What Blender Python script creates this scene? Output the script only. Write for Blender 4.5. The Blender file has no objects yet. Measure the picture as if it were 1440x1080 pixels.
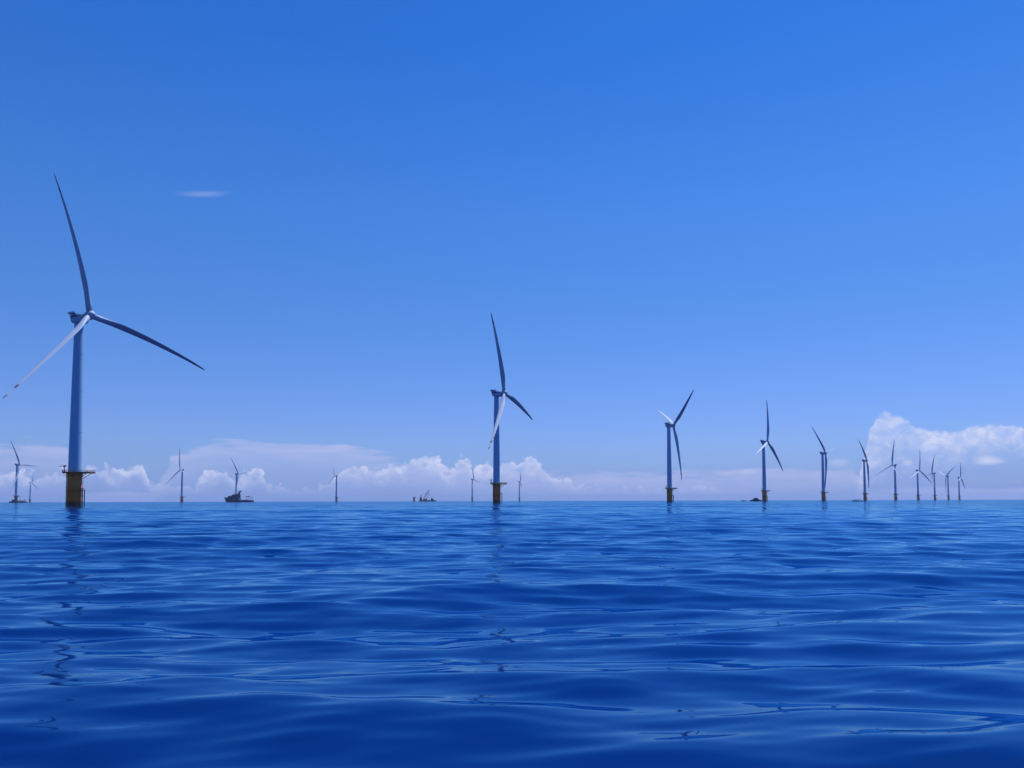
import bpy, math, random
import numpy as np
from mathutils import Vector, Matrix
R = math.radians
SC = bpy.context.scene
COL = SC.collection

# ------------------------------------------------------------------ camera
CAM_H = 1.9
WATER_BODY = (.0001, .0080, .078, 1); WATER_GLOSS = (.36, .765, 1, 1)
HAZE_D = 0.00004
F_PX = 1080.0                     # focal length for a 1440 px wide frame
PITCH, ROLL = R(3.1), R(0.15)
cd = bpy.data.cameras.new('camera')
cam = bpy.data.objects.new('camera', cd); COL.objects.link(cam)
cam.location = (0, 0, CAM_H)
cam.matrix_world = Matrix.Translation((0, 0, CAM_H)) @ Matrix.Rotation(R(90) + PITCH, 4, 'X') @ Matrix.Rotation(-ROLL, 4, 'Z')
cd.sensor_width = 36; cd.lens = 36 * F_PX / 1440
cd.shift_y = (164.3 - F_PX * math.tan(PITCH)) / 1440
cd.clip_start = 0.1; cd.clip_end = 200000
SC.camera = cam

# ------------------------------------------------------------------ colour management
SC.view_settings.view_transform = 'Standard'
SC.view_settings.look = 'None'
SC.view_settings.exposure = 0.0
SC.view_settings.gamma = 1.0

# ------------------------------------------------------------------ sun
SUN_EL, SUN_AZ = R(68), R(42)      # azimuth measured clockwise from +Y (the view direction)
sd = bpy.data.lights.new('sun', 'SUN'); sd.energy = 5.0; sd.angle = R(0.5); sd.color = (1.0, 0.97, 0.94)
sun = bpy.data.objects.new('sun', sd); COL.objects.link(sun)
sdir = Vector((math.sin(SUN_AZ) * math.cos(SUN_EL), math.cos(SUN_AZ) * math.cos(SUN_EL), math.sin(SUN_EL)))
sun.rotation_euler = sdir.to_track_quat('Z', 'Y').to_euler()
sun.location = (0, 0, 300)

def lin(r, g, b):
    f = lambda c: (c / 255 / 12.92) if c / 255 <= .04045 else ((c / 255 + .055) / 1.055) ** 2.4
    return (f(r), f(g), f(b), 1.0)

# ------------------------------------------------------------------ node helper
class NT:
    def __init__(s, tree): s.t = tree; s.n = tree.nodes; s.l = tree.links
    def new(s, typ, **kw):
        n = s.n.new(typ)
        for k, v in kw.items(): setattr(n, k, v)
        return n
    def put(s, sock, v):
        if isinstance(v, bpy.types.NodeSocket): s.l.new(v, sock)
        elif v is not None: sock.default_value = v
    def m(s, op, a, b=None, c=None, clamp=False):
        n = s.new('ShaderNodeMath', operation=op, use_clamp=clamp)
        s.put(n.inputs[0], a); s.put(n.inputs[1], b); s.put(n.inputs[2], c)
        return n.outputs[0]
    def step(s, v, a, b, lo=0.0, hi=1.0):
        n = s.new('ShaderNodeMapRange', interpolation_type='SMOOTHSTEP')
        s.put(n.inputs[0], v); s.put(n.inputs[1], a); s.put(n.inputs[2], b); s.put(n.inputs[3], lo); s.put(n.inputs[4], hi)
        return n.outputs[0]
    def ramp(s, v, a, b, lo=0.0, hi=1.0):
        n = s.new('ShaderNodeMapRange')
        s.put(n.inputs[0], v); s.put(n.inputs[1], a); s.put(n.inputs[2], b); s.put(n.inputs[3], lo); s.put(n.inputs[4], hi)
        return n.outputs[0]
    def mix(s, f, a, b, bt='MIX'):
        n = s.new('ShaderNodeMix', data_type='RGBA', blend_type=bt)
        s.put(n.inputs[0], f); s.put(n.inputs[6], a); s.put(n.inputs[7], b)
        return n.outputs[2]
    def xyz(s, x, y, z):
        n = s.new('ShaderNodeCombineXYZ'); s.put(n.inputs[0], x); s.put(n.inputs[1], y); s.put(n.inputs[2], z)
        return n.outputs[0]
    def sep(s, v):
        n = s.new('ShaderNodeSeparateXYZ'); s.put(n.inputs[0], v); return n.outputs
    def noise(s, v, scale, detail=4, rough=.55, dist=0.0):
        n = s.new('ShaderNodeTexNoise'); s.put(n.inputs['Vector'], v)
        n.inputs['Scale'].default_value = scale; n.inputs['Detail'].default_value = detail
        n.inputs['Roughness'].default_value = rough; n.inputs['Distortion'].default_value = dist
        return n.outputs
    def vm(s, op, a, b=None):
        n = s.new('ShaderNodeVectorMath', operation=op); s.put(n.inputs[0], a)
        if b is not None:
            if op == 'SCALE': s.put(n.inputs[3], b)
            else: s.put(n.inputs[1], b)
        return n.outputs[0]
    def curve(s, v, pts):
        n = s.new('ShaderNodeFloatCurve'); s.put(n.inputs['Value'], v)
        c = n.mapping.curves[0]
        pts = sorted(pts)
        while len(c.points) < len(pts): c.points.new(0.5, 0.5)
        for p, q in zip(c.points, pts): p.location = q; p.handle_type = 'AUTO_CLAMPED'
        n.mapping.update()
        return n.outputs[0]

# ------------------------------------------------------------------ world: daylight sky with clouds low over the horizon
SC.world = bpy.data.worlds.new('World'); SC.world.use_nodes = True
w = NT(SC.world.node_tree); w.n.clear()
sky = w.new('ShaderNodeTexSky', sky_type='NISHITA'); sky.sun_disc = False
sky.sun_elevation = SUN_EL; sky.sun_rotation = SUN_AZ; sky.altitude = 0
sky.air_density = 1.0; sky.dust_density = 0.4; sky.ozone_density = 3.0
SKY_S = 0.1
tc = w.new('ShaderNodeTexCoord'); D = tc.outputs['Generated']
x, y, z = w.sep(D)
az = w.m('ARCTAN2', x, y)
hyp = w.m('SQRT', w.m('ADD', w.m('MULTIPLY', x, x), w.m('MULTIPLY', y, y)))
el = w.m('DIVIDE', z, w.m('MAXIMUM', hyp, 0.001))
# colour: the sky texture, its blue deepened with height as the camera saw it
SKYTINT = [(-0.02, (.52, .66, 1.22)), (0.11, (.49, .68, 1.27)), (.228, (.40, .73, 1.29)), (.36, (.33, .77, 1.42)), (.545, (.175, .67, 1.46)), (1.0, (.12, .58, 1.4))]
cr = w.new('ShaderNodeValToRGB'); e_ = cr.color_ramp.elements
elr = w.m('ARCTANGENT', el)
w.put(cr.inputs[0], w.ramp(elr, -0.05, 1.0))
for i, (p, c) in enumerate(SKYTINT):
    q = max(0, (p + .05) / 1.05)
    s_ = e_[i] if i < 2 else e_.new(q)
    s_.position = q; s_.color = (*[v / 1.6 for v in c], 1)
skyc = w.mix(1.0, sky.outputs[0], cr.outputs[0], 'MULTIPLY')
skyc = w.mix(1.0, skyc, (1.6, 1.6, 1.6, 1), 'MULTIPLY')

AZR = 1.05
def fa(px): return (math.atan((px - 720) / 1080) + AZR) / (2 * AZR)
EM = 0.16
def fe(px, h): return max(0, min(1, h / 1080 * math.cos(math.atan((px - 720) / 1080)) / EM))
azf = w.ramp(az, -AZR, AZR)
eln = w.m('DIVIDE', el, EM)
PXU = 1 / 1080 / EM                 # one photo pixel of elevation in curve units
Ds = w.xyz(az, w.m('MULTIPLY', el, 1.0), 0.0)
Dst = w.xyz(w.m('MULTIPLY', az, .16), el, 3.3)
n_big = w.noise(Ds, 16, 3, .5)[0]
n_lump = w.noise(w.xyz(az, w.m('MULTIPLY', el, 1.25), 0.7), 78, 6, .58, .25)[0]
n_str = w.noise(Dst, 70, 5, .55, .3)[0]
n_body = w.noise(w.xyz(az, w.m('MULTIPLY', el, 1.4), 4.2), 52, 7, .64, .5)[0]

WHITE = tuple(v / SKY_S for v in lin(220, 224, 250)[:3]) + (1,)
SHADE = tuple(v / SKY_S for v in lin(142, 166, 232)[:3]) + (1,)
HAZEC = tuple(v / SKY_S for v in lin(122, 155, 231)[:3]) + (1,)
# pale air low over the sea
hz = w.m('MULTIPLY', w.step(eln, 0.0, 90 * PXU, 1, 0), w.ramp(n_str, .25, .75, .55, 1.0))
hz = w.m('MULTIPLY', hz, .8)
colr = w.mix(hz, skyc, HAZEC)
# thin grey-pink stratus sheets
st_top = [(-900, 60), (-300, 80), (-60, 85), (0, 84), (60, 86), (95, 80), (115, 20), (200, 18), (235, 60), (262, 74), (290, 85), (310, 88), (400, 86), (470, 81), (520, 74), (548, 64), (600, 52), (700, 45), (860, 40), (1000, 40), (1150, 48), (1200, 50), (1215, 20), (1800, 20), (2400, 60)]
stop = w.curve(azf, [(fa(p), fe(p, h)) for p, h in st_top])
sd1 = w.m('SUBTRACT', w.m('ADD', stop, w.m('MULTIPLY', w.m('SUBTRACT', n_str, .5), 46 * PXU)), eln)
sal = w.m('MULTIPLY', w.step(sd1, -1 * PXU, 9 * PXU), w.step(sd1, 14 * PXU, 46 * PXU, 1, .25))
sal = w.m('MULTIPLY', sal, w.ramp(n_str, .32, .68, .25, 1.0))
colr = w.mix(w.m('MULTIPLY', sal, .85), colr, tuple(v / SKY_S for v in lin(184, 192, 236)[:3]) + (1,))
# cumulus bank
cu_top = [(-1500, 70), (-900, 40), (-500, 75), (-200, 45), (-60, 50), (0, 43), (12, 50), (28, 48), (45, 40), (60, 37), (75, 47), (92, 44), (112, 54), (130, 61), (150, 58), (163, 46), (175, 47), (187, 59), (198, 54), (212, 33), (240, 22), (268, 26), (290, 44), (302, 51), (325, 42), (340, 37), (352, 50), (370, 46), (385, 22), (440, 18), (468, 38), (485, 50), (510, 53), (530, 43), (545, 50), (562, 57), (578, 63), (595, 66), (612, 65), (624, 54), (632, 46), (648, 64), (660, 57), (670, 48), (685, 61), (705, 60), (722, 56), (742, 67), (755, 60), (768, 49), (790, 33), (860, 16), (1000, 18), (1100, 10), (1200, 8), (1212, 55), (1220, 86), (1230, 110), (1242, 124), (1262, 121), (1285, 106), (1300, 97), (1340, 97), (1370, 104), (1400, 106), (1440, 103), (1560, 90), (1700, 40), (2000, 80), (2400, 45)]
ctop = w.curve(azf, [(fa(p), fe(p, h)) for p, h in [(p, h * (.93 if p < 1205 else 1.0)) for p, h in cu_top]])
dep = w.curve(azf, [(0, .28), (fa(190), .22), (fa(800), .24), (fa(1150), .3), (fa(1235), .75), (fa(1300), .42), (fa(1440), .36), (1, .4)])
big = w.step(azf, fa(1200), fa(1240), 1.0, 1.0)
def voro(v, sc):
    n = w.new('ShaderNodeTexVoronoi', feature='SMOOTH_F1', voronoi_dimensions='2D'); w.put(n.inputs['Vector'], v)
    n.inputs['Scale'].default_value = sc; n.inputs['Smoothness'].default_value = .25
    return n.outputs['Distance']
warp = w.vm('ADD', w.xyz(az, w.m('MULTIPLY', el, 1.15), 0.0), w.vm('SCALE', w.vm('SUBTRACT', w.noise(Ds, 45, 3, .5)[1], (.5, .5, .5)), .012))
b1 = w.m('SUBTRACT', .42, voro(warp, 50)); b2 = w.m('SUBTRACT', .42, voro(warp, 120))
lumps = w.m('ADD', w.m('ADD', w.m('MULTIPLY', b1, 15 * PXU), w.m('MULTIPLY', b2, 11 * PXU)), w.m('MULTIPLY', w.m('SUBTRACT', n_lump, .5), 20 * PXU))
lumps = w.m('MULTIPLY', lumps, w.step(azf, fa(1195), fa(1228), 1.0, .45))
cdn = w.m('SUBTRACT', w.m('ADD', ctop, lumps), eln)
edge = w.step(cdn, -1.5 * PXU, 5.5 * PXU)
fall = w.m('DIVIDE', cdn, w.m('MULTIPLY', dep, 1.0))
body = w.step(fall, 0.02, 1.0, 1, .10)
lum = w.m('ADD', w.m('MULTIPLY', body, .88), w.m('MULTIPLY', w.m('ADD', w.m('SUBTRACT', n_body, .5), w.m('MULTIPLY', b2, .22)), 1.6), clamp=True)
alpha = w.m('MULTIPLY', edge, w.m('MULTIPLY', body, w.ramp(n_body, .32, .62, .45, 1.0)), clamp=True)
lowf = w.step(eln, 4 * PXU, 34 * PXU)
alpha = w.m('MULTIPLY', w.m('MULTIPLY', alpha, lowf), w.step(n_big, .25, .6, .55, .95))
ccol = w.mix(lum, SHADE, WHITE)
colr = w.mix(alpha, colr, ccol)
# small separate wisps: centre px, centre height, half width, half height, opacity
for cx, ch, rx, ry, op in [(279, 441, 44, 6, .18), (1390, 55, 26, 8, .75), (1277, 52, 10, 5, .4), (1052, 40, 18, 5, .3), (1180, 53, 18, 7, .28)]:
    a0 = math.atan((cx - 720) / 1080); k = math.cos(a0); s0 = 1080
    da = w.m('DIVIDE', w.m('SUBTRACT', az, a0), rx / s0 * k * k)
    lvl = w.m('MULTIPLY', w.m('SUBTRACT', az, a0), ch / s0 * math.sin(a0))
    de = w.m('DIVIDE', w.m('ADD', w.m('SUBTRACT', el, ch / s0 * k), lvl), ry / s0 * k)
    d2 = w.m('SQRT', w.m('ADD', w.m('MULTIPLY', da, da), w.m('MULTIPLY', de, de)))
    d2 = w.m('ADD', d2, w.m('MULTIPLY', w.m('SUBTRACT', n_str, .5), 1.3))
    colr = w.mix(w.m('MULTIPLY', w.step(d2, .15, 1.15, 1, 0), op), colr, WHITE)
bg = w.new('ShaderNodeBackground'); bg.inputs[1].default_value = SKY_S
w.put(bg.inputs[0], colr)
wo = w.new('ShaderNodeOutputWorld'); w.l.new(bg.outputs[0], wo.inputs[0])

# ------------------------------------------------------------------ tagging
def tag(o, label=None, cat=None, group=None, kind=None):
    if label: o['label'] = label
    if cat: o['category'] = cat
    if group: o['group'] = group
    if kind: o['kind'] = kind
    return o

# ------------------------------------------------------------------ sea
random.seed(7); rng = np.random.default_rng(11)
def build_sea():
    rs = [1.2]
    while rs[-1] < 600: rs.append(rs[-1] + max(.02, .0046 * rs[-1]))
    while rs[-1] < 30000: rs.append(rs[-1] * 1.03)
    rs = np.array(rs)
    dense = np.arange(-.80, .8001, .0019)
    rest = np.linspace(.80, 2 * math.pi - .80, 90)[1:-1]
    th = np.concatenate([dense, rest])             # angle clockwise from +Y
    nr, nt = len(rs), len(th)
    RR, TT = np.meshgrid(rs, th, indexing='ij')
    X = (RR * np.sin(TT)); Y = (RR * np.cos(TT)); Z = np.zeros_like(X)
    dr = np.maximum(.02, .0046 * RR)
    DX = np.zeros_like(X); DY = np.zeros_like(X)
    comps = []
    N = 120
    for i in range(N):
        lam = math.exp(rng.uniform(math.log(.26), math.log(14)))
        ang = rng.normal(0, 14) + 4
        if i % 11 == 0: ang += rng.choice([-40, 45])
        slope = float(np.interp(math.log(lam), [math.log(q) for q in (.26, .5, .9, 1.8, 3.0, 6.0, 14.0)], [.0075, .0140, .0175, .0190, .0185, .0140, .0100]))
        comps.append((lam, R(ang), slope * rng.uniform(.6, 1.4), rng.uniform(0, 2 * math.pi)))
    for lam, a, s, ph in comps:
        k = 2 * math.pi / lam; A = s / k
        kx, ky = math.sin(a) * k, -math.cos(a) * k
        fade = np.clip((lam / dr - 3) / 4, 0, 1)
        p = kx * X + ky * Y + ph
        Z += A * np.cos(p) * fade
        q = 0.6 * A * np.sin(p) * fade
        DX -= q * kx / k; DY -= q * ky / k
    lo = np.hypot(X, Y) < 1.9
    X = X + DX; Y = Y + DY
    V = np.empty((nr * nt + 1, 3), np.float32)
    V[:-1, 0] = X.ravel(); V[:-1, 1] = Y.ravel(); V[:-1, 2] = Z.ravel(); V[-1] = (0, 0, 0)
    i = np.arange(nr - 1)[:, None]; j = np.arange(nt)[None, :]; j2 = (j + 1) % nt
    quads = np.stack([i * nt + j, (i + 1) * nt + j, (i + 1) * nt + j2, i * nt + j2], -1).reshape(-1, 4)[:, ::-1]
    tri = np.stack([np.full(nt, nr * nt), j[0], j2[0]], -1)[:, ::-1]
    me = bpy.data.meshes.new('sea')
    nq, n3 = len(quads), len(tri)
    me.vertices.add(len(V)); me.vertices.foreach_set('co', V.ravel())
    loops = np.concatenate([quads.ravel(), tri.ravel()]).astype(np.int32)
    me.loops.add(len(loops)); me.loops.foreach_set('vertex_index', loops)
    st = np.concatenate([np.arange(nq) * 4, nq * 4 + np.arange(n3) * 3]).astype(np.int32)
    me.polygons.add(nq + n3); me.polygons.foreach_set('loop_start', st)
    me.update(calc_edges=True)
    me.polygons.foreach_set('use_smooth', np.ones(nq + n3, bool))
    o = bpy.data.objects.new('sea', me); COL.objects.link(o)
    # make sure the faces look up
    if me.polygons[nt * 300].normal.z < 0: me.flip_normals()
    return o

def mat(name):
    m = bpy.data.materials.new(name); m.use_nodes = True
    t = NT(m.node_tree); b = t.n['Principled BSDF']
    return m, t, b

def water_mat():
    m, t, b = mat('sea_water')
    geo = t.new('ShaderNodeNewGeometry'); P = geo.outputs['Position']; Nn = geo.outputs['Normal']
    px, py, pz = t.sep(P)
    rad = t.m('SQRT', t.m('ADD', t.m('MULTIPLY', px, px), t.m('MULTIPLY', py, py)))
    # small ripples: slope field in y (towards / away) and a little in x
    v1 = t.xyz(t.m('MULTIPLY', px, .38), py, 0.0)
    f1 = t.noise(v1, 3.0, 4, .5, .3)[1]
    v2 = t.xyz(t.m('MULTIPLY', px, .45), t.m('MULTIPLY', py, 1.0), 5.0)
    f2 = t.noise(v2, .35, 6, .62)[1]
    v3 = t.xyz(t.m('MULTIPLY', px, .55), t.m('MULTIPLY', py, 1.0), 9.0)
    f3 = t.noise(v3, .016, 7, .66)[1]
    near = t.ramp(rad, 25, 140, 1, .3)
    far = t.ramp(rad, 20, 260)
    def cen(f, amp, kx=.20):
        q = t.vm('SUBTRACT', f, (.5, .5, .5))
        q = t.vm('MULTIPLY', q, (kx, 1.0, 0.0))
        return t.vm('SCALE', q, amp)
    s = t.vm('ADD', cen(f1, t.m('MULTIPLY', near, .075)), cen(f2, t.m('ADD', .07, t.m('MULTIPLY', far, .55)), .09))
    s = t.vm('ADD', s, cen(f3, t.m('MULTIPLY', far, .50), .06))
    nn = t.vm('NORMALIZE', t.vm('ADD', Nn, s))
    t.n.remove(b)
    df = t.new('ShaderNodeBsdfDiffuse'); df.inputs['Color'].default_value = WATER_BODY
    gl = t.new('ShaderNodeBsdfGlossy'); gl.inputs['Color'].default_value = WATER_GLOSS
    t.put(gl.inputs['Roughness'], t.ramp(rad, 10, 400, .045, .08)); t.put(gl.inputs['Normal'], nn)
    fr = t.new('ShaderNodeFresnel'); fr.inputs[0].default_value = 2.20; t.put(fr.inputs['Normal'], nn)
    mx = t.new('ShaderNodeMixShader'); t.put(mx.inputs[0], t.m('MINIMUM', fr.outputs[0], t.ramp(rad, 15, 500, .92, .76))); t.l.new(df.outputs[0], mx.inputs[1]); t.l.new(gl.outputs[0], mx.inputs[2])
    t.l.new(mx.outputs[0], [n for n in t.n if n.type == 'OUTPUT_MATERIAL'][0].inputs['Surface'])
    return m

sea = build_sea(); sea.data.materials.append(water_mat())
tag(sea, 'deep blue rippled sea reaching to the horizon', kind='structure')

# ------------------------------------------------------------------ materials
def paint(name, col, rough=.45, dirt=.12, metal=0.0, streak=True, growth=False, scale=.35):
    m, t, b = mat(name)
    tcn = t.new('ShaderNodeTexCoord').outputs['Object']
    x, y, z = t.sep(tcn)
    v = t.xyz(x, y, t.m('MULTIPLY', z, .08)) if streak else tcn
    n1 = t.noise(v, scale * 4, 5, .6)[0]
    n2 = t.noise(tcn, scale, 3, .5)[0]
    d = t.m('MULTIPLY', t.step(n1, .5, .78), dirt)
    c = t.mix(d, (*col, 1), tuple(v * .35 for v in col) + (1,))
    c = t.mix(t.m('MULTIPLY', t.step(n2, .35, .7), dirt * .5), c, tuple(v * .75 for v in col) + (1,))
    if growth:     # wet, weed-grown splash zone just above the water
        zz = t.m('ADD', z, t.m('MULTIPLY', t.m('SUBTRACT', n1, .5), 2.5))
        c = t.mix(t.step(zz, 1.0, 3.2, .9, 0), c, (.03, .028, .02, 1))
        c = t.mix(t.m('MULTIPLY', t.step(n1, .56, .70), .7), c, (.16, .06, .03, 1))
    t.put(b.inputs['Base Color'], c)
    b.inputs['Roughness'].default_value = rough; b.inputs['Specular IOR Level'].default_value = .3; b.inputs['Metallic'].default_value = metal
    return m
M_TOWER = paint('tower_paint', (.24, .46, .71), .42, .10)
M_BLADE = paint('blade_gelcoat', (.34, .44, .60), .55, .06, streak=False, scale=.1)
M_RED = paint('red_tip_paint', (.14, .07, .09), .45, .1, streak=False)
M_YEL = paint('yellow_paint', (.66, .19, .02), .55, .25, growth=True)
M_YEL2 = paint('yellow_steel', (.26, .14, .05), .55, .3, streak=False)
M_NAC = paint('nacelle_paint', (.24, .38, .58), .42, .08)
M_DARK = paint('dark_red_panel', (.10, .018, .02), .5, .2)
M_STEEL = paint('grey_steel', (.22, .23, .25), .5, .25, .3, streak=False)
M_HULL = paint('navy_hull_paint', (.03, .038, .12), .45, .35)
M_HULLR = paint('dark_hull_paint', (.07, .04, .05), .5, .35)
M_DECKW = paint('white_ship_paint', (.55, .56, .58), .45, .25)
M_DECK = paint('deck_paint', (.10, .14, .13), .7, .3, streak=False)
m_, t_, b_ = mat('window_glass'); b_.inputs['Base Color'].default_value = (.01, .012, .016, 1); b_.inputs['Roughness'].default_value = .08
M_GLASS = m_

# ------------------------------------------------------------------ mesh accumulator
class MB:
    def __init__(s): s.v = []; s.f = []; s.mi = []; s.sm = []
    def add(s, vs, fs, mi=0, smooth=False):
        o = len(s.v); s.v += [tuple(p) for p in vs]
        s.f += [[i + o for i in f] for f in fs]; s.mi += [mi] * len(fs); s.sm += [smooth] * len(fs); return s
    def box(s, c, d, rz=0, mi=0, taper=1.0):
        x, y, z = [q / 2 for q in d]; vs = []
        for zz, k in ((-z, 1), (z, taper)):
            for a, b in ((-x, -y), (x, -y), (x, y), (-x, y)):
                a *= k; b *= k
                vs.append((c[0] + a * math.cos(rz) - b * math.sin(rz), c[1] + a * math.sin(rz) + b * math.cos(rz), c[2] + zz))
        return s.add(vs, [(3, 2, 1, 0), (4, 5, 6, 7), (0, 1, 5, 4), (1, 2, 6, 5), (2, 3, 7, 6), (3, 0, 4, 7)], mi)
    def lathe(s, prof, n=48, c=(0, 0), mi=0, cap=True, a0=0, a1=2 * math.pi):
        full = abs(a1 - a0 - 2 * math.pi) < 1e-6; m = n if full else n + 1; vs = []
        for r, z in prof:
            for i in range(m):
                a = a0 + (a1 - a0) * i / n
                vs.append((c[0] + r * math.cos(a), c[1] + r * math.sin(a), z))
        fs = []
        for k in range(len(prof) - 1):
            for i in range(n):
                j = (i + 1) % m
                fs.append((k * m + i, k * m + j, (k + 1) * m + j, (k + 1) * m + i))
        s.add(vs, fs, mi, True)
        if cap and full:
            s.add(vs[:m], [list(range(m))[::-1]], mi); s.add(vs[-m:], [list(range(m))], mi)
        return s
    def tube(s, pts, r, n=8, mi=0, r2=None, cap=True):
        pts = [Vector(p) for p in pts]; L = len(pts); vs = []
        for i, p in enumerate(pts):
            d = (pts[min(i + 1, L - 1)] - pts[max(i - 1, 0)]).normalized()
            u = d.cross(Vector((0, 0, 1)))
            if u.length < .05: u = d.cross(Vector((0, 1, 0)))
            u.normalize(); q = d.cross(u)
            rr = r if r2 is None else r + (r2 - r) * i / (L - 1)
            for k in range(n):
                a = 2 * math.pi * k / n
                vs.append(p + u * (rr * math.cos(a)) + q * (rr * math.sin(a)))
        fs = []
        for i in range(L - 1):
            for k in range(n):
                j = (k + 1) % n
                fs.append((i * n + k, (i + 1) * n + k, (i + 1) * n + j, i * n + j))
        s.add(vs, fs, mi, True)
        if cap:
            s.add(vs[:n], [list(range(n))], mi); s.add(vs[-n:], [list(range(n))[::-1]], mi)
        return s
    def loft(s, secs, mi=0, smooth=True, cap=True):
        n = len(secs[0]); vs = [p for q in secs for p in q]; fs = []
        for i in range(len(secs) - 1):
            for k in range(n):
                j = (k + 1) % n
                fs.append((i * n + k, i * n + j, (i + 1) * n + j, (i + 1) * n + k))
        s.add(vs, fs, mi, smooth)
        if cap:
            s.add(secs[0], [list(range(n))[::-1]], mi); s.add(secs[-1], [list(range(n))], mi)
        return s
    def mesh(s, name, mats, fix=True):
        me = bpy.data.meshes.new(name); me.from_pydata(s.v, [], s.f)
        for m in mats: me.materials.append(m)
        me.polygons.foreach_set('material_index', s.mi); me.polygons.foreach_set('use_smooth', s.sm)
        if fix:
            import bmesh
            b = bmesh.new(); b.from_mesh(me); bmesh.ops.recalc_face_normals(b, faces=b.faces); b.to_mesh(me); b.free()
        me.update(); return me
    def build(s, name, mats, parent=None, label=None, loc=None):
        if not isinstance(mats, (list, tuple)): mats = [mats]
        return link(name, s.mesh(name, mats), parent, label, loc)
def link(name, me, parent=None, label=None, loc=None, mtx=None):
    o = bpy.data.objects.new(name, me); COL.objects.link(o)
    if parent: o.parent = parent
    if mtx is not None: o.matrix_local = mtx
    if loc: o.location = loc
    if label: o['label'] = label
    return o
def empty(name, loc, rz=0):
    o = bpy.data.objects.new(name, None); COL.objects.link(o); o.location = loc; o.rotation_euler = (0, 0, rz)
    o.empty_display_size = 2; return o

# ------------------------------------------------------------------ turbine pieces (shared mesh data)
PZ = 18.6                                  # height of the working platform
def transition_mesh():
    m = MB()
    m.lathe([(3.72, -4), (3.72, 0), (3.68, 9), (3.70, 9.02), (3.85, 9.05), (3.85, 9.3), (3.68, 9.33), (3.68, 16.6), (3.95, 17.4), (3.95, 18.25)], 56)
    return m.mesh('transition_piece', [M_YEL])
def tower_mesh(H):
    zt = H - 3.2; m = MB(); prof = []
    for k, (f0, f1) in enumerate(((0, .27), (.27, .55), (.55, .8), (.8, 1.0))):
        za, zb = PZ + (zt - PZ) * f0, PZ + (zt - PZ) * f1
        ra, rb = 3.38 - 1.08 * f0 ** 1.15, 3.38 - 1.08 * f1 ** 1.15
        m.lathe([(ra, za), (rb, zb)], 72)
        m.lathe([(ra + .06, za + (0 if k == 0 else -.15)), (ra + .06, za + .3)], 72)
    # access door frame at the foot
    for a in (R(-60),):
        m.box((3.36 * math.cos(a), 3.36 * math.sin(a), PZ + 1.9), (.35, 1.1, 2.6), a)
    return m.mesh('tower', [M_TOWER])
def platform_mesh():
    m = MB(); zt = PZ; t = .32
    # ring deck plus a laydown wing reaching out to the right
    out = []; wing = 10.2
    for i in range(64):
        a = 2 * math.pi * i / 64
        x, y = 6.3 * math.cos(a), 6.3 * math.sin(a)
        out.append((x, y))
    m.lathe([(3.8, zt - t), (6.3, zt - t), (6.3, zt), (3.8, zt), (3.8, zt - t)], 64, cap=False)
    m.box(((5.2 + wing) / 2, 0, zt - t / 2 - .004), (wing - 5.2, 5.4, t - .01))
    for y in (-2.6, 2.6):
        m.box(((4 + wing) / 2, y * .9, zt - t - .22), (wing - 4, .25, .4))
        m.tube([(3.6, y * .6, zt - 3.6), (wing - 1.8, y * .9, zt - .5)], .16)
    for k in range(8):
        a = 2 * math.pi * (k + .5) / 8
        m.tube([(3.65 * math.cos(a), 3.65 * math.sin(a), zt - 2.6), (5.9 * math.cos(a), 5.9 * math.sin(a), zt - .35)], .13, 6)
        m.box((4.9 * math.cos(a), 4.9 * math.sin(a), zt - t - .16), (2.6, .2, .32), a)
    return m.mesh('platform', [M_YEL2])
def railing_mesh():
    m = MB(); z = PZ
    pts = []; a_gap = math.asin(2.7 / 6.3)
    n = 34
    for i in range(n + 1):
        a = a_gap + (2 * math.pi - 2 * a_gap) * i / n
        pts.append((6.2 * math.cos(a), 6.2 * math.sin(a)))
    pts = [(10.1, 2.6), (8.6, 2.6), (7.2, 2.6)] + pts + [(7.2, -2.6), (8.6, -2.6), (10.1, -2.6), (10.1, 0)] + [(10.1, 2.6)]
    for h in (.45, .8, 1.15):
        m.tube([(x, y, z + h) for x, y in pts], .045, 5)
    for x, y in pts: m.tube([(x, y, z), (x, y, z + 1.15)], .05, 5)
    m.tube([(x, y, z + .1) for x, y in pts], .07, 4)
    return m.mesh('railing', [M_YEL2])
def landing_mesh():
    m = MB()
    # two fender tubes with the ladder between, on the right of the pile
    for y in (-1.0, 1.0):
        m.tube([(5.2, y, -2.5), (5.2, y, 8.6), (4.6, y, 9.6), (3.5, y, 9.8)], .26, 10)
        for z in (1.8, 5.2, 8.2): m.tube([(3.5, y, z), (5.2, y, z)], .16, 8)
    for y in (-.3, .3): m.tube([(4.55, y, -1.5), (4.55, y, PZ - .3)], .06, 6)
    for k in range(46): m.tube([(4.55, -.3, -1 + k * .42), (4.55, .3, -1 + k * .42)], .03, 4)
    for z in (3, 8, 13): m.tube([(3.6, 0, z), (4.55, 0, z)], .07, 5)
    for a in (R(150), R(215)):
        m.tube([(3.95 * math.cos(a), 3.95 * math.sin(a), -3), (3.95 * math.cos(a), 3.95 * math.sin(a), PZ - .5)], .2, 8)
    return m.mesh('boat_landing', [M_YEL2])
def davit_mesh():
    m = MB(); x, y = -5.0, -1.6; z = PZ
    m.tube([(x, y, z), (x, y, z + 3.1)], .26, 10)
    m.box((x, y, z + 3.2), (1.0, .9, .9)); m.box((x + .6, y, z + 3.6), (.8, .6, .5))
    m.tube([(x, y, z + 3.5), (x - 2.6, y - .8, z + 3.25)], .15, 8)
    m.tube([(x - 2.5, y - .8, z + 3.2), (x - 2.5, y - .8, z + 2.6)], .05, 5)
    return m.mesh('davit_crane', [M_STEEL])
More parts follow.
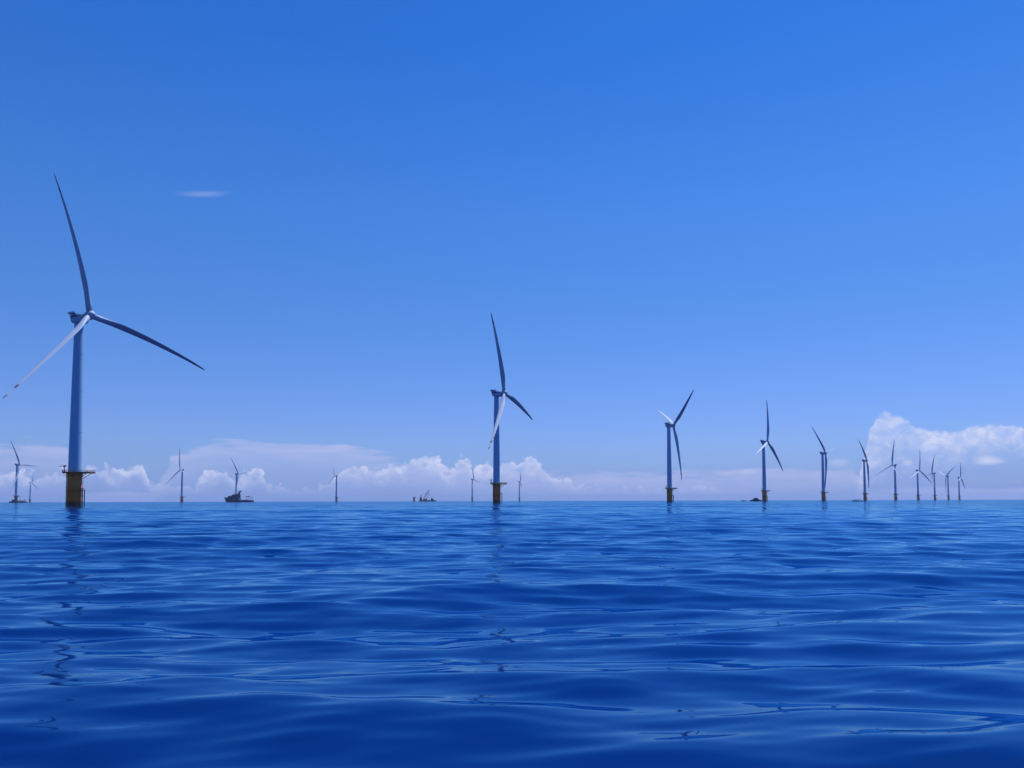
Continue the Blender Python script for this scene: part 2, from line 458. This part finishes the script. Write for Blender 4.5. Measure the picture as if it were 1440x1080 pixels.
# nacelle frame: +X points up-wind to the rotor, origin on the tower axis at hub height
def nacelle_mesh():
    m = MB(); secs = []
    for x, wy, zb, zt_ in ((-4.5, 2.2, 1.0, 2.5), (-4.0, 2.5, -.3, 2.6), (-2.9, 2.75, -2.3, 2.6), (2.2, 2.75, -2.7, 2.6), (4.2, 2.6, -2.5, 2.5), (5.0, 2.3, -2.2, 2.3)):
        q = []; c = .5
        for (a, b) in ((-wy + c, zb), (wy - c, zb), (wy, zb + c), (wy, zt_ - c), (wy - c, zt_), (-wy + c, zt_), (-wy, zt_ - c), (-wy, zb + c)): q.append((x, a, b))
        secs.append(q)
    m.loft(secs, smooth=False)
    m.lathe([(2.35, -3.7), (2.35, -2.4)], 40)
    m.box((-.5, 0, 2.85), (4.2, 3.0, .5))
    return m.mesh('nacelle', [M_NAC])
def stripe_mesh(s):
    m = MB()
    m.box((-.6, s * 2.775, 1.25), (5.6, .06, 1.1))
    return m.mesh('side_panel', [M_DARK])
def hoist_mesh():
    m = MB()
    # helicopter hoist deck over the rear, wider than the body
    x0, x1 = -5.2, .4
    m.box(((x0 + x1) / 2, 0, 2.95), (x1 - x0, 6.4, .22))
    for k in range(5):
        for y in (-3.15, 3.15): m.tube([(x0 + (x1 - x0) * k / 4, y, 3.0), (x0 + (x1 - x0) * k / 4, y, 4.15)], .06, 5)
    for y in (-1.5, 0, 1.5): m.tube([(x0, y, 3.0), (x0, y, 4.15)], .06, 5)
    for h in (3.4, 3.75, 4.12): m.tube([(x1, -3.15, h), (x0, -3.15, h), (x0, 3.15, h), (x1, 3.15, h)], .05, 5)
    m.box((x0, 0, 3.45), (.05, 6.2, .7))
    for y in (-3.15, 3.15): m.box(((x0 + x1) / 2, y, 3.4), (x1 - x0 - .1, .05, .6))
    for y in (-2.4, 2.4): m.tube([(-3.9, y, .6), (-4.9, y, 2.9)], .14, 6)
    m.tube([(2.2, 0, 2.8), (2.2, 0, 4.9)], .05, 5); m.tube([(2.2, -.6, 4.7), (2.2, .6, 4.7)], .04, 5)
    return m.mesh('hoist_platform', [M_NAC])
def hub_mesh():
    m = MB(); prof = []
    n = 40; secs = []
    for x, r in ((-4.2, 1.9), (-2.6, 2.1), (-2.4, 2.35), (-1.2, 2.5), (0, 2.55), (1.1, 2.4), (2.1, 2.0), (2.8, 1.35), (3.2, .65), (3.32, .12)):
        secs.append([(x, r * math.cos(2 * math.pi * k / n), r * math.sin(2 * math.pi * k / n)) for k in range(n)])
    m.loft(secs)
    return m
MESH = dict(transition_piece=transition_mesh(), platform=platform_mesh(), railing=railing_mesh(), boat_landing=landing_mesh(),
            davit_crane=davit_mesh(), nacelle=nacelle_mesh(), side_a=stripe_mesh(-1), side_b=stripe_mesh(1), hoist_platform=hoist_mesh())
HUB = hub_mesh().mesh('hub', [M_BLADE])
TOWER = tower_mesh(105.0)

def blade_mesh(hub, ax, u, tang, L, b, sag, chord_sign, bend):
    """one feathered blade in turbine coordinates; u = span direction, ax = rotor axis, tang = in-plane direction"""
    m = MB(); secs = []; N = 26; K = 14; ka = []
    for i in range(N + 1):
        s = i / N; s = s ** .92
        r = 1.5 + (L - 1.5) * s
        s = r / L
        if s < .05: ch, th = 3.3, 3.3
        elif s < .22:
            q = (s - .05) / .17; q = q * q * (3 - 2 * q); ch = 3.3 + 1.9 * q; th = 3.3 - 1.9 * q
        else:
            q = (s - .22) / .78; ch = 5.2 * (1 - q) ** .92 + .95 * q ** .8; th = 1.4 * (1 - q) ** 1.1 + .12
            if s > .965: ch *= max(.12, math.sqrt(max(0, 1 - ((s - .965) / .036) ** 2)))
        tw = R(6 * (1 - s) ** 2)            # twist
        p = R(104)
        # chord direction: mostly along the axis because the blade is feathered
        cdir = (ax * math.sin(p - tw) + tang * math.cos(p - tw)).normalized() * chord_sign
        ndir = u.cross(cdir).normalized()
        cen = hub + u * r + ax * ((b + bend) * s - bend * s * s)     # cone plus the bend of the idling blade
        cen = cen + Vector((0, 0, -1)) * (sag * (1 - u.z ** 2) * s * s)
        off = max(0, ch - 3.3) * .24 + (.0 if s < .05 else 0) + (0 if s < .22 else (5.2 - ch) * -.10)
        blend = min(1, max(0, (s - .04) / .16))
        q = []
        for k in range(K):
            a = 2 * math.pi * k / K
            cx, cy = math.cos(a), math.sin(a)
            # circle -> aerofoil: thin towards the trailing edge (+)
            tx = cx * ch / 2
            ty = cy * th / 2 * (1 - blend * .55 * (cx + 1) / 2 * (1 if cx > -.2 else .6))
            q.append(cen + cdir * (tx + off) + ndir * ty)
        secs.append(q); ka.append(s)
    for i in range(N):
        s = (ka[i] + ka[i + 1]) / 2
        n = K
        fs = [(k, (k + 1) % n, n + (k + 1) % n, n + k) for k in range(n)]
        m.add(secs[i] + secs[i + 1], fs, 1 if (.86 < s < .90 or s > .955) else 0, True)
    m.add(secs[-1], [list(range(K))], 1); m.add(secs[0], [list(range(K))[::-1]], 0)
    import bmesh
    me = m.mesh('blade', [M_BLADE, M_RED], fix=False)
    bm = bmesh.new(); bm.from_mesh(me); bmesh.ops.remove_doubles(bm, verts=bm.verts, dist=.0005)
    bmesh.ops.recalc_face_normals(bm, faces=bm.faces); bm.to_mesh(me); bm.free()
    for p_ in me.polygons: p_.use_smooth = True
    return me

TURBINES = [
 (-245.3, 430.6, 64.9, -15.3, 6.3, 1.8, 9.3, 77.4, 8.1, 105.4, 'largest wind turbine, far left, its brown-yellow foundation nearest in the sea'),
 (-14.9, 739.3, 69.2, -17.3, 1.7, 2.4, 8.0, 77.8, 4.4, 105.3, 'second largest wind turbine, mid-picture, a bright white blade crossing its dark blue tower'),
 (217.8, 1062.8, 100.8, -55.9, 5.1, 3.8, 6.8, 77.4, 3.2, 105.7, 'mid-sized wind turbine with blades forming a Y, one blade hanging straight down'),
 (447.2, 1362.2, 51.9, 10.6, 2.4, 1.5, 7.2, 78.2, 5.3, 104.9, 'wind turbine with the crew boat at its foot, one blade pointing straight up'),
 (672.9, 1661.5, 44.7, -44.8, -0.2, 2.8, 6.7, 79.7, 4.8, 102.7, 'wind turbine between the one with the crew boat and the one with the motor boat'),
 (932.5, 2031.7, 51.9, -45.2, 0.3, 2.7, 6.4, 77.9, 6.2, 105.3, 'wind turbine with the low motor boat beside it, left of the big white cloud'),
 (1147.6, 2300.7, -79.8, 8.3, 4.7, 1.3, 8.3, 78.1, 4.8, 104.8, 'wind turbine under the tall cloud head, one long blade stretched to the lower left'),
 (1448.3, 2742.5, 29.9, 7.0, 4.4, 1.3, 7.7, 77.6, 4.8, 105.6, 'distant wind turbine whose lower right blade reaches across towards its neighbour, under the cloud shelf'),
 (1674.6, 3045.7, -96.5, 21.0, 6.0, 1.4, 7.9, 77.4, 4.6, 105.7, 'distant wind turbine third from the right end of the row, short blade to the left'),
 (1961.9, 3457.1, -87.0, -65.2, 1.1, 2.3, 7.6, 76.5, 5.2, 106.9, 'second wind turbine from the right end of the row, two blades raised in a V'),
 (2118.4, 3642.2, 47.6, 16.0, 2.6, 0.9, 7.5, 77.2, 5.0, 106.1, 'rightmost wind turbine, last and smallest of the row on the right'),
 (-1376.8, 2133.9, 90.7, -29.6, 2.6, 1.7, 7.3, 78.1, 5.3, 105.0, 'wind turbine at the left edge rising behind the flat work barge'),
 (-2639.0, 4208.6, 83.4, 10.3, 4.5, 1.2, 7.8, 48.2, 4.8, 105.2, 'tiny distant wind turbine between the work barge and the largest turbine'),
 (-1098.7, 2557.1, -31.3, -9.1, 3.7, 0.3, 7.9, 76.5, 6.5, 107.0, 'distant wind turbine standing alone left of the supply ship, facing left'),
 (-1039.1, 2894.2, 79.1, -37.0, 1.3, 1.8, 6.9, 78.2, 5.5, 104.9, 'distant wind turbine rising directly behind the supply ship'),
 (-716.5, 3134.2, -32.9, -18.8, 4.2, 1.2, 7.2, 35.2, 4.8, 105.3, 'distant wind turbine with short blades, between supply ship and bare foundation pile'),
 (-193.1, 3720.2, 69.3, -17.1, 4.4, 1.4, 7.6, 64.6, 4.9, 105.0, 'small distant wind turbine just left of the turbine in the middle'),
 (39.2, 4144.1, 94.3, 12.0, 2.9, 1.4, 7.3, 50.5, 5.4, 105.3, 'small distant wind turbine just right of the turbine in the middle'),
]
for (X, Y, yaw, az0, b, sag, ov, L, tilt, H, lab) in TURBINES:
    t = empty('wind_turbine', (X, Y, 0)); tag(t, lab, 'wind turbine', 'offshore wind turbines')
    for n in ('transition_piece', 'platform', 'boat_landing', 'davit_crane'):
        o = link(n, MESH[n], t)
        if n == 'platform': link('railing', MESH['railing'], o)
    tw = link('tower', TOWER, t); k = (H - 3.2 - PZ) / (105 - 3.2 - PZ); tw.scale = (1, 1, k); tw.location.z = PZ * (1 - k)
    yw, tl, a0 = R(yaw), R(tilt), R(az0)
    axh = Vector((math.sin(yw), -math.cos(yw), 0))
    ax = Vector((math.sin(yw) * math.cos(tl), -math.cos(yw) * math.cos(tl), math.sin(tl)))
    rt = Vector((math.cos(yw), math.sin(yw), 0)); up = rt.cross(ax)
    if up.z < 0: up = -up
    side = Vector((0, 0, 1)).cross(axh)
    def frame(o, X_, Z_):
        Y_ = Z_.cross(X_); M = Matrix((X_, Y_, Z_)).transposed().to_4x4(); M.translation = o; return M
    nac = link('nacelle', MESH['nacelle'], t, mtx=frame(Vector((0, 0, H)), axh, Vector((0, 0, 1))))
    link('side_panel', MESH['side_a'], nac); link('side_panel', MESH['side_b'], nac); link('hoist_platform', MESH['hoist_platform'], nac)
    hubp = Vector((0, 0, H)) + ax * ov
    hb = link('hub', HUB, t, mtx=frame(hubp, ax, up))
    for j in range(3):
        a = a0 + j * 2 * math.pi / 3
        u = (up * math.cos(a) + rt * math.sin(a)).normalized()
        tang = u.cross(ax)
        link('blade', blade_mesh(hubp, ax, u, tang, L, b, sag, 1.0, 11.0 if Y < 500 else 5.5), t)

# ------------------------------------------------------------------ bare foundation pile
f = empty('foundation_pile', ((582.2 - 720) / F_PX * 3300, 3300, 0))
tag(f, 'bare foundation pile without a tower, left of the crane vessel', 'foundation')
link('pile', MESH['transition_piece'], f)
o = link('platform', MESH['platform'], f); link('railing', MESH['railing'], o); link('boat_landing', MESH['boat_landing'], f)

# ------------------------------------------------------------------ vessels. Local frame: +X to the stern (right in the picture), bow at x = 0
def hull_loft(stations, mi=0):
    """stations: (x, half beam at deck, half beam at water, z deck, z keel)"""
    m = MB(); secs = []
    for x, bd, bw, zd, zk in stations:
        zw = max(0, zk + .2); zm = zw + (zd - zw) * .45
        secs.append([(x, -bd, zd), (x, -(bd + bw) / 2, zm), (x, -bw, zw), (x, -bw * .7, zk), (x, bw * .7, zk), (x, bw, zw), (x, (bd + bw) / 2, zm), (x, bd, zd)])
    m.loft(secs, mi, smooth=False)
    return m
def at(px, dist): return ((px - 720) / F_PX * dist, dist, 0)

# supply ship
SD = 1930; S = SD / F_PX
sp = empty('supply_ship', at(316, SD), R(-6)); tag(sp, 'dark supply ship with raised bow, mast and low stern deck before a distant turbine', 'ship')
h = hull_loft([(0, .6, .1, 12.9, 10.5), (2.2, 3.0, .4, 12.3, 5.0), (5.0, 5.2, 1.2, 11.9, 0), (7.5, 6.8, 3.0, 11.5, -2), (14, 8.2, 6.8, 11.2, -2), (24, 8.6, 8.2, 11.2, -2), (39.0, 8.6, 8.4, 11.2, -2), (39.4, 8.6, 8.4, 4.0, -2), (60, 8.6, 8.4, 3.8, -2), (74, 8.4, 8.0, 3.8, -1.5)])
h.box((56, -8.3, 4.6), (34, .35, 1.5)); h.box((56, 8.3, 4.6), (34, .35, 1.5)); h.tube([(0.3, -8 * 0 - .8, 12.9), (7, -6.5, 12.2), (14, -8.1, 12)], .12, 5)
for k in range(11): h.box((40.5 + k * 3.2, -8.52, 3.2), (.3, .25, 2.2))
h.build('hull', M_HULL, sp)
s_ = MB(); s_.box((24.5, 0, 13.6), (25, 15.4, 4.6), taper=.94)
s_.box((29, 0, 17.2), (15, 13, 2.6), taper=.9); s_.box((31, 0, 19.3), (11.5, 11.5, 1.8), taper=.92)
s_.build('superstructure', M_HULL, sp)
s_ = MB(); s_.box((26.5, 0, 18.75), (20, 14.4, .35)); s_.box((27, 0, 16.1), (22, 15.0, .25)); s_.build('bridge_deck', M_DECKW, sp)
wn = MB()
for k in range(8): wn.box((24.2 + k * 1.55, -6.33, 17.4), (1.0, .3, 1.1))
for k in range(9): wn.box((14.5 + k * 2.4, -7.62, 13.8), (.8, .4, .8))
wn.build('windows', M_GLASS, sp)
ms = MB()
ms.tube([(24.5, 0, 18.8), (24.8, 0, 26)], .22, 6, r2=.12); ms.tube([(23.2, 0, 24), (26.2, 0, 24)], .1, 5); ms.tube([(21.5, 0, 18.8), (24.7, 0, 25.2)], .08, 5)
ms.build('fore_mast', M_STEEL, sp)
ms = MB()
for y in (-1.8, 1.8):
    ms.tube([(35.3, y, 18), (38.2, y * .6, 29.5)], .3, 6); ms.tube([(40.5, y, 14), (38.6, y * .6, 29.5)], .28, 6)
for z in (20.5, 23, 25.5, 28): ms.box((37.2 + (z - 18) * .1, 0, z), (4.6 - (z - 20) * .25, 3.4, .3))
ms.box((37.8, 0, 22.0), (4.2, 4.0, 4.2)); ms.box((40.8, -1, 25.5), (3.0, 2.6, 3.4)); ms.box((43.0, -1, 27.2), (2.4, 2.4, 3.0))
ms.tube([(38.5, 0, 29), (36.5, 0, 31.5)], .2, 5); ms.tube([(41, 0, 24), (44.5, 0, 30.5)], .45, 6)
ms.build('mast_tower', M_HULL, sp)
fn = MB(); fn.box((37.3, -4.6, 15.5), (4.2, 3.2, 9)); fn.box((37.3, 4.6, 15.5), (4.2, 3.2, 9)); fn.build('funnel', M_HULL, sp)
gd = MB()
for y in (-6.5, 6.5):
    gd.tube([(39, y, 13.6), (70, y, 13.6)], .28, 6); gd.tube([(70, y, 13.6), (70.5, y, 4)], .4, 6); gd.tube([(66.5, y, 13.6), (70.2, y, 8.6)], .2, 5)
    gd.tube([(60, y, 13.6), (60, y, 4)], .32, 6)
gd.tube([(70, -6.5, 13.6), (70, 6.5, 13.6)], .35, 6); gd.box((61.5, 0, 14.0), (3.4, 13.4, 2.0)); gd.box((62.4, -2, 15.6), (1.6, 1.6, 1.6))
gd.build('deck_gantry', M_STEEL, sp)
cg = MB(); random.seed(3)
for k in range(9): cg.box((42.5 + k * 2.1, random.uniform(-4, 4), 4.9 + random.uniform(0, .8)), (random.uniform(1.6, 2.6), 3.5, random.uniform(1.6, 3.4)))
cg.tube([(41, -5, 10.5), (50, -5, 5.5)], .2, 5)
cg.build('deck_cargo', M_DECKW, sp)

# crane vessel
CD = 3400
cv = empty('crane_vessel', at(589, CD), R(4)); tag(cv, 'distant crane vessel with one raised lattice boom, right of the bare foundation pile', 'ship')
h = hull_loft([(0, 11, 9, 4.2, -2), (3, 12, 11, 4.2, -2), (56, 12, 11.5, 4.2, -2), (66, 10, 8, 4.4, -2), (74, 5, 2.5, 5.0, -1), (78, .8, .2, 5.6, 1)])
h.build('hull', M_HULLR, cv)
a_ = MB()
for y in (-4, 4):
    a_.tube([(5, y, 4), (9, y * .5, 26)], .8, 6); a_.tube([(14, y, 4), (9.4, y * .5, 26)], .7, 6)
a_.box((9, 0, 9), (11, 10, 9.5)); a_.box((9, 0, 26), (3.2, 5, 1.6)); a_.box((8.2, 0, 17), (5, 6, 7))
a_.tube([(3, 0, 5), (8.6, 0, 25)], .4, 5)
a_.build('crane_tower', M_HULLR, cv)
def lattice(m, A, B, w0, w1, wm, n, r):
    A, B = Vector(A), Vector(B); d = (B - A).normalized(); p = d.cross(Vector((0, 1, 0))).normalized(); q = Vector((0, 1, 0)); rings = []
    for i in range(n + 1):
        s = i / n; wd = w0 + (wm - w0) * min(1, s * 4) if s < .25 else (wm if s < .75 else wm + (w1 - wm) * (s - .75) * 4)
        c = A.lerp(B, s); rings.append([c + p * wd + q * wd, c + p * wd - q * wd, c - p * wd - q * wd, c - p * wd + q * wd])
    for k in range(4):
        m.tube([g[k] for g in rings], r, 5)
        for i in range(n):
            m.tube([rings[i][k], rings[i + 1][(k + 1) % 4]], r * .6, 4, cap=False)
            m.tube([rings[i][k], rings[i][(k + 1) % 4]], r * .6, 4, cap=False)
bo = MB(); lattice(bo, (19, 0, 8), (45.5, 0, 51), .8, .9, 2.2, 14, .42); bo.build('boom', M_STEEL, cv)
cb = MB(); cb.tube([(9, -1, 26.5), (33.5, -1, 36)], .28, 4); cb.tube([(9, 1, 26.5), (33.5, 1, 36)], .28, 4); cb.tube([(9, 0, 26.5), (45, 0, 51)], .14, 4)
cb.build('pendant_cables', M_STEEL, cv)
jb = MB(); lattice(jb, (31, 3, 6), (47, 3, 38), .6, .6, 1.1, 10, .25); jb.tube([(45.4, 0, 50.6), (47.2, 2.8, 38)], .12, 4); jb.build('jib', M_STEEL, cv)
dk = MB(); dk.box((30, 0, 7.5), (12, 14, 7)); dk.box((27, 0, 11.6), (4, 8, 2.4)); dk.box((34.5, -2, 12), (3, 5, 3)); dk.box((20, -4, 7), (6, 6, 5.5))
for k in range(4): dk.box((39 + k * 4, -3 + k, 5.2), (3, 5, 2 + (k % 2)))
dk.build('deck_machinery', M_HULLR, cv)
wh = MB(); wh.box((58, 0, 8.2), (10, 13, 8)); wh.box((57, 0, 13.4), (6, 11, 3)); wh.box((64.5, 0, 6.5), (6, 10, 4)); wh.tube([(56, 0, 14), (56, 0, 19)], .25, 5); wh.build('wheelhouse', M_HULLR, cv)

# work barge in front of the left-edge turbine
BD = 2000
wb = empty('work_barge', at(16, BD), R(-10)); tag(wb, 'low flat work barge with a small deck crane at the left edge of the picture', 'barge')
h = hull_loft([(0, 6, 6, 3.4, 0), (2.5, 7, 7, 3.4, -1.5), (41, 7, 7, 3.4, -1.5), (44, 6, 6, 3.4, 0)]); h.box((22, -6.8, 3.7), (42, .2, .7)); h.build('hull', M_HULL, wb)
c_ = MB(); c_.box((10, 0, 5.6), (8, 7, 4.4)); c_.box((9, 0, 8.3), (4, 5, 1.2)); c_.tube([(12.5, 0, 8), (12.5, 0, 12)], .15, 5); c_.build('deckhouse', M_HULL, wb)
c_ = MB(); c_.tube([(17, 0, 3.4), (17, 0, 9)], .6, 8); c_.box((17.2, 0, 10), (2.6, 2, 2)); c_.tube([(17, 0, 10), (19.5, 0, 20.5)], .28, 6); c_.tube([(19.5, 0, 20.5), (24.5, 0, 19.6)], .25, 6)
c_.tube([(24.5, 0, 19.6), (26.5, 0, 14)], .15, 5); c_.tube([(19.2, 0, 12), (25, 0, 17)], .14, 5); c_.build('deck_crane', M_STEEL, wb)
c_ = MB()
for k, (x, hh) in enumerate(((22, 2.0), (25, 1.2), (28, 1.6), (30.5, 4.6), (34, 1.8), (37, 3.6), (40, 5.0))):
    c_.box((x, (-1) ** k * 2, 3.4 + hh / 2), (1.6 if hh > 3 else 2.4, 2.2, hh))
c_.tube([(36, 0, 4), (40.5, 0, 9)], .16, 5); c_.build('deck_equipment', M_STEEL, wb)

# crew boat moored at the turbine
KD = 1330
cb_ = empty('crew_boat', at(1054, KD), R(3)); tag(cb_, 'dark crew transfer boat with stepped wheelhouse moored at the foot of a turbine', 'boat')
h = hull_loft([(0, .5, .1, 2.3, .4), (1.5, 2.2, .8, 2.1, -.6), (5, 3.2, 2.6, 1.9, -.8), (14, 3.4, 3.2, 1.7, -.8), (22, 3.4, 3.2, 1.5, -.8)])
h.tube([(0.2, 0, 2.3), (5, -3.3, 1.95), (22, -3.5, 1.55)], .14, 5); h.build('hull', M_HULL, cb_)
c_ = MB(); c_.loft([[(3.2, y, 1.9), (5.4, y, 3.6), (7.0, y, 4.1), (8.0, y, 5.6), (12.6, y, 5.6), (13.4, y, 4.0), (15.2, y, 3.8), (16.0, y, 1.7)] for y in (-2.5, 2.5)], smooth=False)
c_.box((10.6, 0, 5.75), (4, 3.2, .3)); c_.build('wheelhouse', M_HULL, cb_)
c_ = MB()
for k in range(4): c_.box((8.8 + k * 1.15, -2.52, 4.9), (.8, .06, .7))
for k in range(5): c_.box((6.6 + k * 1.6, -2.52, 3.1), (.9, .06, .6))
c_.build('windows', M_GLASS, cb_)
c_ = MB(); c_.tube([(10.2, 0, 5.8), (10.0, 0, 8.2)], .09, 5); c_.tube([(9.4, 0, 7.2), (10.9, 0, 7.2)], .06, 5); c_.tube([(12.2, .5, 5.7), (12.8, .5, 7.4)], .06, 5); c_.tube([(7.4, 0, 5), (6.8, 0, 6.8)], .05, 5); c_.build('mast', M_STEEL, cb_)
c_ = MB(); c_.tube([(16.5, -3.2, 2.5), (21.8, -3.2, 2.4)], .06, 5)
for k in range(5): c_.tube([(16.8 + k * 1.2, -3.2, 1.5), (16.8 + k * 1.2, -3.2, 2.5)], .05, 5)
c_.box((18.5, 0, 2.0), (2.4, 1.8, .8)); c_.build('stern_rail', M_STEEL, cb_)

# open motor boat with a canopy, nearest craft
MD = 960
mo = empty('motor_boat', at(1197.5, MD), R(2)); tag(mo, 'low open motor boat under a thin canopy, lying left of a turbine on the right', 'boat')
h = hull_loft([(0, .25, .05, 1.55, .6), (1.2, 1.1, .3, 1.3, -.2), (3.5, 1.7, 1.3, 1.05, -.4), (9, 1.8, 1.6, .95, -.4), (13, 1.7, 1.5, .95, -.4)]); h.build('hull', M_HULL, mo)
c_ = MB(); sec = []
for x, z in ((2.9, 1.9), (3.6, 2.45), (5, 2.7), (8.4, 2.72), (9.4, 2.55), (10.1, 2.2)): sec.append([(x, -1.5, z), (x, -1.0, z + .12), (x, 1.0, z + .12), (x, 1.5, z), (x, 1.4, z - .16), (x, -1.4, z - .16)])
c_.loft(sec, smooth=False); c_.build('canopy', M_HULL, mo)
c_ = MB()
for x, z in ((3.2, 2.1), (5.2, 2.6), (7.4, 2.6), (9.6, 2.4)):
    for y in (-1.4, 1.4): c_.tube([(x, y, .95), (x, y, z)], .05, 5)
c_.build('canopy_frame', M_STEEL, mo)
c_ = MB(); c_.box((5.0, 0, 1.3), (1.0, 1.8, .9)); c_.box((7.5, 0, 1.15), (.5, 2.6, .45)); c_.box((12.9, 0, 1.2), (.6, .6, 1.0), taper=.7); c_.box((12.9, 0, .3), (.2, .2, 1.4)); c_.build('console', M_DECKW, mo)

# tiny speedboat further left
ZD = 1420
tb = empty('speedboat', at(1041.5, ZD), R(-4)); tag(tb, 'tiny low speedboat with raised bow, left of the crew boat', 'boat')
h = hull_loft([(0, .2, .05, 1.9, 1.0), (1.4, 1.1, .3, 1.7, .1), (4, 1.5, 1.2, 1.2, -.3), (9.5, 1.5, 1.3, .9, -.3)]); h.build('hull', M_HULL, tb)
c_ = MB(); c_.box((4.3, 0, 1.6), (1.6, 1.8, .8), taper=.8); c_.box((9.3, 0, 1.1), (.5, .5, .9)); c_.build('windshield', M_STEEL, tb)

# ------------------------------------------------------------------ sea air: far things fade a little towards blue
hm = bpy.data.materials.new('sea_air'); hm.use_nodes = True; ht = NT(hm.node_tree); ht.n.clear()
hv = ht.new('ShaderNodeVolumePrincipled'); hv.inputs['Color'].default_value = (.47, .65, 1.0, 1)
hv.inputs['Density'].default_value = HAZE_D; hv.inputs['Anisotropy'].default_value = 0.1
ho = ht.new('ShaderNodeOutputMaterial'); ht.l.new(hv.outputs[0], ho.inputs['Volume'])
hb_ = MB(); hb_.box((0, 0, 96.5), (62000, 62000, 207)); hz_o = hb_.build('haze', hm)
tag(hz_o, 'thin bluish air over the sea', kind='stuff')

# ------------------------------------------------------------------ render settings
SC.render.engine = 'CYCLES'
SC.cycles.max_bounces = 6
SC.cycles.glossy_bounces = 3
SC.cycles.caustics_reflective = False; SC.cycles.caustics_refractive = False
